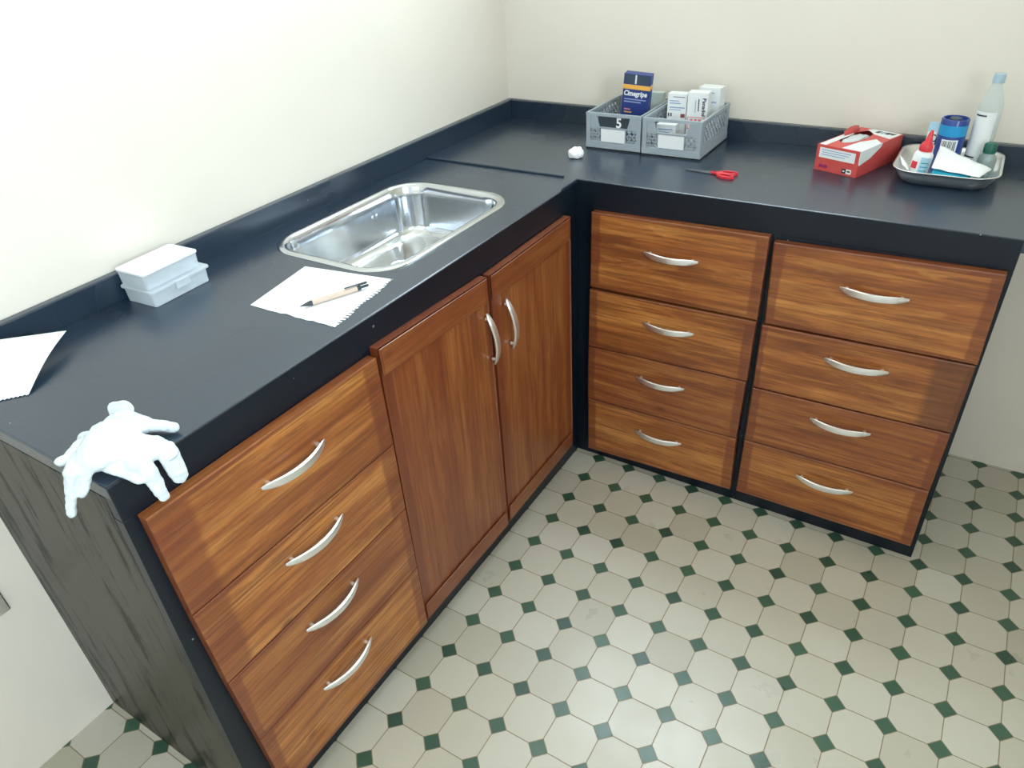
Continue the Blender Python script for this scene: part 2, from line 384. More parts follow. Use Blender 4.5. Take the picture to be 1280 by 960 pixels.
def window(name, label, along, c0, c1, z0, z1, d0, nb):
    bm = bmesh.new(); t = .045
    def bx(a0, a1, b0, b1):
        if along == 'x': box(bm, a0, a1, d0, d0+.04, b0, b1)
        else: box(bm, d0, d0+.04, a0, a1, b0, b1)
    bx(c0, c0+t, z0, z1); bx(c1-t, c1, z0, z1); bx(c0+t, c1-t, z0, z0+t); bx(c0+t, c1-t, z1-t, z1)
    for k in range(1, nb):
        c = c0+(c1-c0)*k/nb; bx(c-.015, c+.015, z0+t, z1-t)
    o = struct(name, bm, WHITEP, label, 'window')
    return o
window('window_1', 'white framed high window in the back wall', 'x', wx0, wx1, wz0, wz1, YW+.02, 2)
window('window_3', 'white framed window in the front wall near the end of the worktop', 'x', fx0, fx1, fz0, fz1, YF-.045, 2)
window('window_2', 'white framed window in the right wall', 'y', ry0, ry1, rz0, rz1, XR+.001, 2)

# ------------------------------------------------------------ worktop
D1, D2, L1, L2 = .4946, .473, 1.797, 1.4704
LZ, RZ = .876, .882
W = thing('worktop', 'black painted L-shaped worktop along both walls, holding the steel sink', 'worktop', (0, 0, .8))
SX0, SX1, SY0, SY1 = .056, .418, -1.142, -.634       # sink rim
# left slab with the hole for the bowl
bm = bmesh.new()
outer = [(0.0, -L1), (D1, -L1), (D1, -.462), (0.0, -.462)]
hole = rrect(SX0+.012, SX1-.012, SY0+.012, SY1-.012, .075)
ov = [bm.verts.new((x, y, LZ)) for x, y in outer]; hv = [bm.verts.new((x, y, LZ)) for x, y in hole]
ed = [bm.edges.new((ov[i], ov[(i+1) % 4])) for i in range(4)] + [bm.edges.new((hv[i], hv[(i+1) % len(hv)])) for i in range(len(hv))]
bmesh.ops.triangle_fill(bm, edges=ed, use_beauty=True)
r = bmesh.ops.extrude_face_region(bm, geom=list(bm.faces))
bmesh.ops.translate(bm, vec=(0, 0, -.026), verts=[v for v in r['geom'] if isinstance(v, bmesh.types.BMVert)])
obj('sink_side_slab', bm, BLACK, W, bev=.003, world=True)
bm = bmesh.new()
prism(bm, [(0.0, -.462), (.452, -.462), (D1+.0005, -.56), (D1+.0005, -D2), (L2+.13, -D2), (L2+.13, .01), (0.0, .01)], RZ-.028, RZ)
obj('raised_slab', bm, BLACK, W, bev=.0025, world=True)
bm = bmesh.new(); box(bm, D1-.02, D1+.001, -L1, -D2, .812, LZ-.0005)
obj('fascia', bm, BLACKF, W, bev=.002, world=True)
bm = bmesh.new(); box(bm, D1-.02, L2, -D2-.001, -D2+.02, .814, RZ-.0005)
obj('fascia', bm, BLACKF, W, bev=.002, world=True)
bm = bmesh.new(); box(bm, XW, 0.0, -L1, .03, LZ-.05, .932)
vs = [v for v in bm.verts if v.co.z > .93]
for v in vs: v.co.z = .926 if v.co.y < -1 else .939
obj('backsplash', bm, BLACK, W, bev=.003, world=True)
bm = bmesh.new(); box(bm, 0.0, L2+.13, .01, .03, RZ-.05, .94)
for v in bm.verts:
    if v.co.z > .93: v.co.z = .939 if v.co.x < .5 else .929
obj('backsplash', bm, BLACK, W, bev=.003, world=True)

# ------------------------------------------------------------ handles, fronts
def handle_bm():
    """arched bar pull, 14 cm, ends flat on the front; along X, sticks out to -Y"""
    bm = bmesh.new(); rings = []; n = 28
    for i in range(n+1):
        t = -1+2*i/n; a = abs(t)
        x = .071*t; y = -.0035-.0185*(1-a**2.2)
        hw = .0084                    # half width, a bit slimmer in the middle
        if a > .45: hw *= math.sqrt(max(0.03, 1-((a-.45)/.55)**2.4*.93))
        th = .0024+.0028*(1-a)
        z = -.002*(1-a*a)                               # slight sag
        pr = [(-1, 0), (-.8, -.8), (0, -1), (.8, -.8), (1, 0), (.7, .8), (0, .9), (-.7, .8)]
        rings.append([(x, y+th*p[1], z+hw*p[0]) for p in pr])
    loft(bm, rings, True, True)
    for s in (-1, 1):                                    # feet touching the front
        r = bmesh.ops.create_cone(bm, cap_ends=True, segments=12, radius1=.0042, radius2=.0036, depth=.014)
        bmesh.ops.transform(bm, matrix=Matrix.Translation((s*.056, -.0060, 0)) @ Matrix.Rotation(math.pi/2, 4, 'X'), verts=r['verts'])
    return bm
HM = None
def handle(parent, x, z, vertical=False, tilt=0.0, y=-.0205):
    global HM
    if HM is None:
        o = obj('handle', handle_bm(), CHROME, parent, auto=50); HM = o
    else:
        o = HM.copy(); COL.objects.link(o); o.parent = parent
    o.location = (x, y, z); o.rotation_euler = (0, (math.pi/2 if vertical else 0)+tilt, 0)
    return o
def front(name, cab, face, corners, mat, inset=.012, ins_h=.0015, recess=False):
    """drawer or door front from four corners TL,TR,BR,BL given as (along, z) on the cabinet face; local -Y is the outside"""
    us = [c[0] for c in corners]; zs = [c[1] for c in corners]; cu = sum(us)/4; cz = min(zs)
    bm = bmesh.new(); th = .0195
    fr = [bm.verts.new((u-cu, -th, z-cz)) for u, z in corners]; bk = [bm.verts.new((u-cu, 0, z-cz)) for u, z in corners]
    ff = bm.faces.new(fr); bm.faces.new(bk[::-1])
    for i in range(4): bm.faces.new((fr[i], bk[i], bk[(i+1) % 4], fr[(i+1) % 4]))
    r = bmesh.ops.inset_region(bm, faces=[ff], thickness=inset, depth=0)
    r = bmesh.ops.inset_region(bm, faces=[ff], thickness=.003, depth=0)
    for v in ff.verts: v.co.y += (ins_h if recess else -ins_h)
    if face == 'L': loc = Vector((D1+.0005, cu, cz)); rot = (0, 0, math.pi/2)
    else: loc = Vector((cu, -D2-.0005, cz)); rot = (0, 0, 0)
    o = obj(name, bm, mat, cab, loc-cab.location, rot, bev=.003, seg=2)
    o['cu'] = cu; o['cz'] = cz
    if recess:                       # top and bottom rails of a panelled door, grain running across
        (uTL, zTL), (uTR, zTR), (uBR, zBR), (uBL, zBL) = corners
        for nm, q in (('top_rail', [(uTL, zTL, uTR, zTR), (uTL, zTL-.060, uTR, zTR-.060)]), ('bottom_rail', [(uBL, zBL+.052, uBR, zBR+.052), (uBL, zBL, uBR, zBR)])):
            m = .0030; (a0, a1, a2, a3), (b0, b1, b2, b3) = q; bm = bmesh.new()
            top = m if nm == 'top_rail' else 0; bot = m if nm == 'bottom_rail' else 0
            P = [(a0-cu+m, a1-cz-top), (a2-cu-m, a3-cz-top), (b2-cu-m, b3-cz+bot), (b0-cu+m, b1-cz+bot)]
            f1 = [bm.verts.new((x, -th-.0022, z)) for x, z in P]; f0 = [bm.verts.new((x, -th+.0004, z)) for x, z in P]
            bm.faces.new(f1); bm.faces.new(f0[::-1])
            for i in range(4): bm.faces.new((f1[i], f0[i], f0[(i+1) % 4], f1[(i+1) % 4]))
            obj(nm, bm, WRAIL, o, bev=.0012)['label'] = 'darker red-brown ' + nm.replace('_', ' ')
    return o
def put_handle(fr, u, z, **k): return handle(fr, u-fr['cu'], z-fr['cz'], **k)

# left drawer unit
C1 = thing('drawer_unit', 'cabinet with four stained pine drawers beside the sink cabinet, under the white glove', 'cabinet', (0, -1.55, 0))
bm = bmesh.new(); box(bm, XW, D1-.02, -L1, -L1+.022, 0, LZ-.026); obj('end_panel', bm, PANEL, C1, world=True, bev=.001)['label'] = 'weathered grey-black end panel with dark streaks'
bm = bmesh.new()
box(bm, D1-.02, D1-.0002, -L1, -1.72, 0, .812); box(bm, D1-.02, D1-.0002, -1.306, -1.290, 0, .812)
box(bm, D1-.02, D1-.0002, -1.72, -1.306, 0, .07); box(bm, D1-.02, D1-.0002, -1.72, -1.306, .795, .812)
for zz in (.606, .430, .246): box(bm, D1-.02, D1-.0002, -1.72, -1.306, zz-.012, zz+.012)
box(bm, 0, D1-.02, -1.306, -1.296, 0.0, .845); box(bm, XW+.002, XW+.01, -L1+.022, -1.306, 0, .82); box(bm, 0, D1-.02, -L1+.022, -1.306, .05, .06)
obj('face_frame', bm, BLACKF, C1, world=True)
g = .0012
Ld = [((-1.777, .8125), (-1.3005, .8075), (-1.2975, .6055), (-1.7735, .6095), WDL, (-1.531, .7305)),
      ((-1.7735, .607), (-1.2975, .603), (-1.297, .4325), (-1.767, .4295), WDL, (-1.532, .5565)),
      ((-1.767, .427), (-1.297, .430), (-1.2945, .2515), (-1.757, .2445), WR, (-1.534, .3825)),
      ((-1.757, .242), (-1.2945, .249), (-1.294, .058), (-1.748, .056), WD, (-1.538, .206))]
for tl, tr, br, bl, mt, hp in Ld:
    f_ = front('drawer', C1, 'L', [tl, tr, br, bl], mt); put_handle(f_, hp[0], hp[1])
# sink cabinet
C2 = thing('sink_cabinet', 'cabinet with two red-brown pine doors and upright pulls, under the steel sink', 'cabinet', (0, -.92, 0))
bm = bmesh.new()
box(bm, D1-.02, D1-.0002, -1.2898, -1.285, 0, .812); box(bm, D1-.02, D1-.0002, -.56, -D2-.001, 0, .812)
box(bm, D1-.02, D1-.0002, -1.285, -.56, 0, .075); box(bm, D1-.02, D1-.0002, -1.285, -.56, .79, .812); box(bm, D1-.02, D1-.0002, -.94, -.905, .075, .79)
box(bm, D1, D1+.046, -D2-.0002, -D2+.02, 0, .814)
box(bm, XW+.002, D1-.03, -.478, -.473, 0.0, .84)
obj('face_frame', bm, BLACKF, C2, world=True)
f_ = front('door', C2, 'L', [(-1.2945, .8215), (-.9345, .8095), (-.9260, .061), (-1.2925, .0635)], WDOOR, .046, .003, True); put_handle(f_, -.9445, .659, y=-.0215, vertical=True, tilt=-.12)
f_ = front('door', C2, 'L', [(-.9225, .8075), (-.5475, .8115), (-.5475, .075), (-.9195, .066)], WDOOR, .046, .003, True); put_handle(f_, -.864, .6585, y=-.0215, vertical=True, tilt=-.12)
# right-hand units
def runit(loc, label, x0, x1, lst, side=False):
    c = thing('drawer_unit', label, 'cabinet', loc)
    bm = bmesh.new()
    box(bm, x0, x0+.012, -D2, -D2+.02, 0, .814); box(bm, x1-.012, x1, -D2, -D2+.02, 0, .814)
    box(bm, x0+.012, x1-.012, -D2, -D2+.02, 0, .055); box(bm, x0+.012, x1-.012, -D2, -D2+.02, .80, .814)
    for zz in (.598, .413, .232): box(bm, x0+.012, x1-.012, -D2, -D2+.02, zz-.015, zz+.015)
    box(bm, x0, x0+.008, -D2+.02, .005, 0.0, .845)
    obj('face_frame', bm, BLACKF, c, world=True, bev=.001)
    if side:
        bm = bmesh.new(); box(bm, x1-.012, x1, -D2+.02, .028, 0.0, .852); obj('end_panel', bm, BLACKF, c, world=True)
    for q, mt, hp in lst:
        f = front('drawer', c, 'R', q, mt); put_handle(f, hp[0], hp[1], tilt=hp[2] if len(hp) > 2 else 0)
    return c
runit((.77, -.3, 0), 'cabinet with four stained pine drawers in the inner corner, below the grey crates', D1+.047, 1.0018, [
    ([(.5470, .8085), (.9965, .8165), (.9960, .6015), (.5445, .5968)], WD, (.768, .7255)),
    ([(.5430, .5880), (.9950, .5960), (.9933, .4215), (.5400, .4080)], WD, (.774, .525)),
    ([(.5400, .4050), (.9915, .4185), (.9880, .2330), (.5385, .2235)], WR, (.762, .349)),
    ([(.5400, .2210), (.9880, .2300), (.9920, .0490), (.5410, .0320)], WD, (.768, .161))])
runit((1.24, -.3, 0), 'cabinet with four stained pine drawers at the open end, below the steel tray', 1.002, L2, [
    ([(1.0080, .8055), (1.4600, .8150), (1.4640, .6050), (1.0155, .5980)], WD, (1.235, .7265)),
    ([(1.0105, .5915), (1.4625, .6010), (1.4610, .4200), (1.0110, .4110)], WDP, (1.234, .5410)),
    ([(1.0110, .4065), (1.4600, .4165), (1.4580, .2435), (1.0115, .2385)], WR, (1.232, .3630)),
    ([(1.0115, .2360), (1.4575, .2405), (1.4590, .0545), (1.0100, .0530)], WD, (1.228, .1735))], side=True)

# ------------------------------------------------------------ sink
SK = thing('sink', 'rectangular polished steel sink bowl set in the black worktop', 'sink', (.237, -.888, LZ))
bm = bmesh.new()
def rr(ins, z, rad): return [(x, y, z) for x, y in rrect(SX0+ins, SX1-ins, SY0+ins, SY1-ins, rad, 10)]
rings = [rr(0, LZ+.0002, .088), rr(.001, LZ+.0022, .088), rr(.004, LZ+.0034, .086), rr(.014, LZ+.0030, .080), rr(.0185, LZ+.0015, .076),
         rr(.0215, LZ-.004, .074), rr(.024, LZ-.03, .072), rr(.030, LZ-.105, .068), rr(.034, LZ-.120, .066), rr(.044, LZ-.130, .060), rr(.060, LZ-.1335, .050), rr(.10, LZ-.1345, .03)]
loft(bm, rings)
obj('bowl', bm, STEEL, SK, world=True, smooth=True)
dx, dy = .205, -.855
bm = bmesh.new(); lathe(bm, [(0, LZ-.1340), (.036, LZ-.1338), (.040, LZ-.1325), (.042, LZ-.1338)], dx, dy, 32)
dr = obj('drain', bm, STEEL, SK, world=True, smooth=True)
bm = bmesh.new()
lathe(bm, [(0, LZ-.1322), (.026, LZ-.1322), (.028, LZ-.1334)], dx, dy, 28); obj('drain_plug', bm, DARKP, dr, world=True)['label'] = 'dark drain plug'
bm = bmesh.new()
for s in (-1, 1):
    r = bmesh.ops.create_uvsphere(bm, u_segments=12, v_segments=8, radius=.0048)
    bmesh.ops.transform(bm, matrix=Matrix.Translation((SX0+.0255, -.795+s*.008, LZ-.045)) @ Matrix.Diagonal((.45, 1, 1, 1)), verts=r['verts'])
obj('overflow_screw', bm, STEEL, SK, world=True, smooth=True)

# ------------------------------------------------------------ torn notepad sheet with pen
def torn_sheet(pts, torn, ragged, z, th=.0006, seed=1):
    """outline with spiral-binding notches along edge index 'torn' and ragged tear along 'ragged'"""
    rd = random.Random(seed); out = []; n = len(pts)
    for i in range(n):
        a = Vector(pts[i]); b = Vector(pts[(i+1) % n]); d = b-a; L = d.length; t = d/L; nrm = Vector((t.y, -t.x))   # outward for ccw
        if i == torn:
            k = int(L/.0088)
            for j in range(k):
                s0 = j/k; s1 = (j+.5)/k; o1 = rd.uniform(-.0012, .0016) + .002*math.sin(j*.55)
                dp = -.0056 if rd.random() > .12 else -.001
                out += [a+d*s0+nrm*o1, a+d*s1+nrm*(o1+rd.uniform(-.0006, .0008)), a+d*s1+nrm*dp, a+d*((j+.92)/k)+nrm*dp]
        elif i in ragged:
            k = 16
            for j in range(k): out.append(a+d*(j/k)+nrm*(rd.uniform(-.0022, .0022) if j else 0))
        else: out.append(a)
    bm = bmesh.new(); prism(bm, [(p.x, p.y) for p in out], z, z+th); return bm
bm = torn_sheet([(.257, -1.345), (.466, -1.337), (.436, -1.140), (.225, -1.171)], 1, (0,), LZ+.0006, .0006, 5)
tag(obj('torn_sheet', bm, PAPER), 'torn white spiral notepad sheet lying below the sink with the pen on it', 'paper')
PEN = thing('pen', 'tan barrel ballpoint pen with dark tip and clip, lying on the torn sheet', 'pen', (.388, -1.252, LZ+.0070), (0, 0, math.atan2(1.315-1.188, .417-.36)))
bm = bmesh.new(); L_ = .07
def lx(bm, prof, n=20):     # lathe along X
    b2 = bmesh.new(); lathe(b2, prof, 0, 0, n)
    bmesh.ops.transform(b2, matrix=Matrix.Rotation(math.pi/2, 4, 'Y'), verts=b2.verts)
    me = bpy.data.meshes.new('t'); b2.to_mesh(me); b2.free(); bm.from_mesh(me); bpy.data.meshes.remove(me)
lx(bm, [(0, -.046), (.0050, -.046), (.0052, .0), (.0047, .0005), (.0052, .001), (.0052, .044), (0, .044)]); obj('barrel', bm, CREAMP, PEN, auto=40)
bm = bmesh.new(); lx(bm, [(0, -.0695), (.0009, -.069), (.0014, -.065), (.0040, -.054), (.0053, -.0462), (0, -.046)]); obj('tip', bm, DARKP, PEN, auto=40)['label'] = 'dark grey cone tip'
bm = bmesh.new(); lx(bm, [(0, .044), (.0053, .044), (.0053, .051), (.0026, .053), (.0026, .068), (0, .069)]); box(bm, .048, .066, -.0015, .0015, .0045, .0075); box(bm, .020, .066, -.0018, .0018, .0068, .0086)
obj('clip', bm, DARKP, PEN, bev=.0005)['label'] = 'dark grey push button and clip'

# curled sheet at the left edge
bm = bmesh.new(); A = Vector((.070, -1.590, .8990)); B_ = Vector((.172, -1.722, LZ+.0012)); C_ = Vector((.118, -1.790, LZ+.0012)); D_ = Vector((.018, -1.725, .929))
nu, nv = 16, 28; gv = []
for i in range(nu+1):
    row = []
    for j in range(nv+1):
        s = i/nu; t = j/nv
        p = A.lerp(B_, s).lerp(D_.lerp(C_, s), t)
        p.z = max(p.z*1.0 + .012*math.sin(math.pi*s)*(1-t)*.5 - .010*math.sin(math.pi*s)*t, LZ+.0012)
        if p.x < .012: p.z = max(p.z, .928)
        if i == nu and 0 < j < nv: p += Vector((.3, -.3, 0))*(.006 if (j % 2) else -.004)
        row.append(bm.verts.new(p))
    gv.append(row)
for i in range(nu):
    for j in range(nv): bm.faces.new((gv[i][j], gv[i+1][j], gv[i+1][j+1], gv[i][j+1]))
o = tag(obj('notepad_sheet', bm, PAPER, smooth=True), 'curled white notepad sheet with punched edge, at the left end of the worktop', 'paper')
sd = o.modifiers.new('solid', 'SOLIDIFY'); sd.thickness = .0006; sd.offset = 1

# ------------------------------------------------------------ plastic storage box
PB = thing('storage_box', 'clear plastic compartment box with white lid, against the left wall', 'box', (.0595, -1.37, LZ), (0, 0, math.radians(3)))
def shell(bm, x0, x1, y0, y1, z0, z1, r, flare=0, t=.0015):
    o_ = [(x, y, z0) for x, y in rrect(x0, x1, y0, y1, r, 5)]; o2 = [(x, y, z1) for x, y in rrect(x0-flare, x1+flare, y0-flare, y1+flare, r, 5)]
    i2 = [(x, y, z1) for x, y in rrect(x0-flare+t, x1+flare-t, y0-flare+t, y1+flare-t, r, 5)]; i1 = [(x, y, z0+t) for x, y in rrect(x0+t, x1-t, y0+t, y1-t, r, 5)]
    loft(bm, [o_, o2, i2, i1], True, True)
bm = bmesh.new(); shell(bm, -.050, .034, -.066, .064, .0006, .028, .006, .001)
for yy in (-.022, .02): box(bm, -.048, .032, yy, yy+.0012, .002, .026)
box(bm, -.006, -.0048, -.064, .062, .002, .026)
obj('tray_body', bm, CLEARBOX, PB, auto=30)
bm = bmesh.new(); prism(bm, rrect(-.054, .039, -.071, .070, .007, 5), .0285, .0335)
obj('lid', bm, CLEARBOX, PB, bev=.001)
bm = bmesh.new(); shell(bm, -.052, .026, -.066, .058, .034, .062, .006, .001)
for yy in (-.01,): box(bm, -.05, .024, yy, yy+.0012, .036, .060)
obj('upper_body', bm, CLEARBOX, PB, auto=30)
bm = bmesh.new(); prism(bm, rrect(-.054, .029, -.069, .061, .007, 5), .0625, .0680); obj('upper_lid', bm, WHITEP, PB, bev=.0015)['label'] = 'white frosted upper lid'
bm = bmesh.new(); box(bm, .034, .0415, -.016, .018, .018, .034); obj('clasp', bm, CLEARBOX, PB, bev=.001)

# ------------------------------------------------------------ glove
bm = bmesh.new()
def ell(c, r, rot=0):
    q = bmesh.ops.create_uvsphere(bm, u_segments=20, v_segments=12, radius=1)
    bmesh.ops.transform(bm, matrix=Matrix.Translation(c) @ Matrix.Rotation(rot, 4, 'Z') @ Matrix.Diagonal((*r, 1)), verts=q['verts'])
capsule(bm, (.405, -1.715, .893), (.458, -1.760, .897), .024, .030, .62)
capsule(bm, (.395, -1.700, .892), (.435, -1.700, .892), .016, .018, .7)
capsule(bm, (.458, -1.735, .893), (.492, -1.728, .889), .026, .022, .55)
capsule(bm, (.452, -1.768, .900), (.452, -1.792, .897), .026, .022, .6)
capsule(bm, (.440, -1.692, .889), (.4735, -1.6745, .8855), .0105, .0088, .8)                 # finger along the worktop
capsule(bm, (.494, -1.716, .889), (.5095, -1.713, .883), .0165, .0150, .45); capsule(bm, (.5105, -1.713, .884), (.5200, -1.714, .845), .0150, .0125, .5, up=(1, 0, .2))
capsule(bm, (.488, -1.746, .889), (.510, -1.7475, .877), .0165, .0130, .5); capsule(bm, (.512, -1.748, .878), (.5235, -1.746, .833), .0130, .0085, .6, up=(1, 0, .2))
capsule(bm, (.470, -1.768, .892), (.508, -1.757, .872), .020, .014, .5)
capsule(bm, (.425, -1.735, .897), (.455, -1.775, .900), .032, .030, .62)
capsule(bm, (.412, -1.765, .893), (.425, -1.785, .897), .020, .018, .6)
capsule(bm, (.490, -1.722, .890), (.497, -1.748, .888), .020, .018, .5)
capsule(bm, (.397, -1.733, .888), (.3745, -1.751, .8845), .0105, .0082, .8)
capsule(bm, (.430, -1.775, .899), (.4235, -1.806, .9015), .014, .0085, .7)
capsule(bm, (.462, -1.792, .900), (.463, -1.814, .872), .013, .0090, .7)
capsule(bm, (.440, -1.788, .900), (.455, -1.812, .898), .0140, .0110, .8); capsule(bm, (.4555, -1.815, .896), (.4525, -1.832, .846), .0095, .0088, .7)
gl = tag(obj('rubber_glove', bm, LATEX, smooth=True), 'crumpled white latex glove draped over the near corner of the worktop', 'glove')
rm = gl.modifiers.new('remesh', 'REMESH'); rm.mode = 'VOXEL'; rm.voxel_size = .0016; rm.use_smooth_shade = True
sm_ = gl.modifiers.new('smooth', 'SMOOTH'); sm_.factor = .6; sm_.iterations = 7
tx = bpy.data.textures.new('glove_folds', 'CLOUDS'); tx.noise_scale = .017; tx.noise_depth = 2
dp = gl.modifiers.new('folds', 'DISPLACE'); dp.texture = tx; dp.strength = .0058; dp.mid_level = .5; dp.texture_coords = 'LOCAL'
tx2 = bpy.data.textures.new('glove_wrinkles', 'CLOUDS'); tx2.noise_scale = .006; tx2.noise_depth = 1
dp2 = gl.modifiers.new('wrinkles', 'DISPLACE'); dp2.texture = tx2; dp2.strength = .0008; dp2.mid_level = .5; dp2.texture_coords = 'LOCAL'
bm = bmesh.new(); pts = []
cf = Vector((.384, -1.694, .897)); ax = Vector((.85, .5, 0)).normalized(); ay = Vector((-.25, .45, .85)).normalized()
for k in range(28):
    a = 2*math.pi*k/28; rr_ = .0165*(1+.10*math.sin(3*a)+.05*math.cos(5*a)); pts.append(cf+rr_*(math.cos(a)*ax+.85*math.sin(a)*ay))
tube(bm, pts, .0026, 8, True)
c = obj('cuff', bm, LATEX, gl, smooth=True); c['label'] = 'rolled translucent cuff rim'
bm = bmesh.new(); inner = [bm.verts.new(p) for p in pts]; c2 = [bm.verts.new(cf.lerp(p, .5)+Vector((.004, -.006, -.006))) for p in pts]
for k in range(28): bm.faces.new((inner[k], inner[(k+1) % 28], c2[(k+1) % 28], c2[k]))
bm.faces.new(c2)
obj('cuff_opening', bm, LATEXT, gl, smooth=True)

# ------------------------------------------------------------ cotton ball, scissors
bm = bmesh.new(); q = bmesh.ops.create_icosphere(bm, subdivisions=4, radius=1)
for v in bm.verts:
    d = v.co.copy(); k = 1+.16*noise.noise(d*1.8)+.05*noise.noise(d*6); v.co = Vector((d.x*.0215*k, d.y*.018*k, max(d.z, -.55)*.0185*k))
zm = min(v.co.z for v in bm.verts)
for v in bm.verts: v.co.z -= zm
tag(obj('cotton_ball', bm, COTT, loc=(.409, -.312, RZ+.0003), rot=(0, 0, .4), smooth=True), 'white cotton wool ball on the black worktop, left of the grey crates', 'cotton')
SC = thing('scissors', 'small red-handled scissors lying closed in front of the crates', 'scissors', (.79, -.310, RZ+.0006), (0, 0, math.radians(-3)))
bm = bmesh.new(); prism(bm, [(-.070, .0012), (-.068, -.0010), (-.005, -.0062), (.012, -.004), (.012, .003), (-.005, .0052), (-.05, .0035)], .0005, .0022)
prism(bm, [(-.067, -.0016), (-.064, .0006), (-.005, .0058), (.010, .004), (.010, -.005), (-.005, -.0065), (-.05, -.0045)], .0024, .0040); obj('blade', bm, simple('grey_blade_steel', (.30, .33, .36, 1), .35, 1, .03), SC)
def loop(bm, cx, cy, rx, ry, ang, z0, z1, t, n=24):
    o_ = []; i_ = []
    for k in range(n):
        a = 2*math.pi*k/n
        for rr2, l in ((1, o_), (0, i_)):
            x = (rx-(0 if rr2 else t))*math.cos(a); y = (ry-(0 if rr2 else t))*math.sin(a)
            l.append((cx+x*math.cos(ang)-y*math.sin(ang), cy+x*math.sin(ang)+y*math.cos(ang)))
    loft(bm, [[(x, y, z0) for x, y in o_], [(x, y, z1) for x, y in o_], [(x, y, z1) for x, y in i_], [(x, y, z0) for x, y in i_], [(x, y, z0) for x, y in o_]], False)
for sgn in (1, -1):
    bm = bmesh.new(); loop(bm, .043, sgn*.0125-.003, .023, .0115, sgn*.18, .0, .007, .0042)
    prism(bm, [(-.002, sgn*-.001-.001), (.006, sgn*-.006), (.03, sgn*.001-.002), (.027, sgn*.012-.002), (.012, sgn*.006)], .0002, .0068)
    obj('finger_loop', bm, REDP, SC, bev=.0015)
bm = bmesh.new(); lathe(bm, [(0, .0052), (.0022, .0050), (.003, .0040), (.003, .002), (0, .002)], .004, 0, 14); obj('pivot_screw', bm, STEEL, SC)

# ------------------------------------------------------------ crates
CW, CD, CH = .166, .226, .099
def lattice(bm, a0, a1, z0, z1, plane, c, t=.003, n=4, wd=.0028):
    """diamond grille between a0..a1, z0..z1; plane 'x' runs along x at y=c, 'y' runs along y at x=c"""
    P = (lambda a, z: (a, c, z)) if plane == 'x' else (lambda a, z: (c, a, z)); up = (0, 1, 0) if plane == 'x' else (1, 0, 0)
    st = (a1-a0)/n; m_ = max(1, round((z1-z0)/st)); sz = (z1-z0)/m_
    for i in range(n):
        for j in range(m_):
            u0, u1, v0, v1 = a0+i*st, a0+(i+1)*st, z0+j*sz, z0+(j+1)*sz
            bar(bm, P(u0, v0), P(u1, v1), wd, t, up); bar(bm, P(u0, v1), P(u1, v0), wd, t, up)
            bar(bm, P((u0+u1)/2, v0), P((u0+u1)/2, v1), wd*.5, t*.8, up)
def crate(loc, label, five):
    c = thing('storage_crate', label, 'crate', loc, group='grey folding crates')
    w2 = CW/2; d2 = CD/2
    bm = bmesh.new(); box(bm, -w2, w2, -d2, d2, 0, .004)
    for x0, x1, y0, y1 in ((-w2, w2, -d2, -d2+.006), (-w2, w2, d2-.006, d2), (-w2, -w2+.006, -d2+.006, d2-.006), (w2-.006, w2, -d2+.006, d2-.006)): box(bm, x0, x1, y0, y1, .0003, .020)
    obj('crate_base', bm, GREY, c)
    for s, nm in ((-1, 'front_panel'), (1, 'rear_panel')):
        bm = bmesh.new(); y = s*(d2-.004)
        box(bm, -w2+.001, -w2+.013, y-.0038, y+.004, .020, CH-.008); box(bm, w2-.013, w2-.001, y-.0038, y+.004, .020, CH-.008)
        box(bm, -w2, w2, y-.004, y+.004, CH-.008, CH)
        if s < 0:
            box(bm, -w2+.013, w2-.013, y-.002, y+.003, .0195, .024)
            box(bm, -.038, .038, y-.002, y+.003, .024, .060); box(bm, -.041, .041, y-.0038, y+.003, .059, .0625)
            for q in (-1, 1):
                a, b = sorted((q*.041, q*(w2-.013))); box(bm, a, b, y-.002, y+.002, .056, .060); lattice(bm, a, b, .024, .058, 'x', y, .004, 2, .0032)
                b2 = [(q*(w2-.013), CH-.008), (q*.050, CH-.008), (q*.041, .0600), (q*(w2-.013), .0600)]
                prism(bm, [(p[0], p[1]) for p in b2], -.002, .002, Matrix.Translation((0, y, 0)) @ Matrix.Rotation(math.pi/2, 4, 'X'))
        else:
            lattice(bm, -w2+.013, w2-.013, .0195, CH-.008, 'x', y, .003, 8, .0026)
        p = obj(nm, bm, GREY, c)
        if s < 0:
            bm = bmesh.new(); box(bm, -.036, .036, y-.0044, y-.0036, .023, .0575); cd = obj('label_card', bm, CARDW, p); cd['label'] = 'blank white label card'
            if five:
                bm = bmesh.new(); box(bm, -.046, .046, y-.0005, y+.002, .0605, CH-.008)
                pq = obj('number_plate', bm, DARKP, p); pq['label'] = 'dark plate with a white 5'
                lettering('5', .036, WHITEP, p, (.016, y-.001, .0745), bold=.0008)
    for s in (-1, 1):
        bm = bmesh.new(); x = s*(w2-.003)
        box(bm, x-.0031, x+.0028, -d2+.0085, d2-.0085, CH-.007, CH-.0002)
        for yy in (-d2+.014, d2-.014): box(bm, x-.0025, x+.0025, yy-.006, yy+.006, .0195, CH-.007)
        box(bm, x-.002, x+.002, -d2+.02, d2-.02, .0195, .036)
        lattice(bm, -d2+.02, d2-.02, .034, CH-.007, 'y', x, .003, 9, .0036)
        obj('side_panel', bm, GREY, c)
    return c
yc = .007-CD/2
crate((.391+CW/2+.001, yc, RZ+.0003), 'left grey plastic lattice crate marked 5, holding the navy carton', True)
crate((.391+CW*1.5+.006, yc-.003, RZ+.0003), 'right grey plastic lattice crate, holding the white medicine cartons', False)
XB = .391+CW+.006

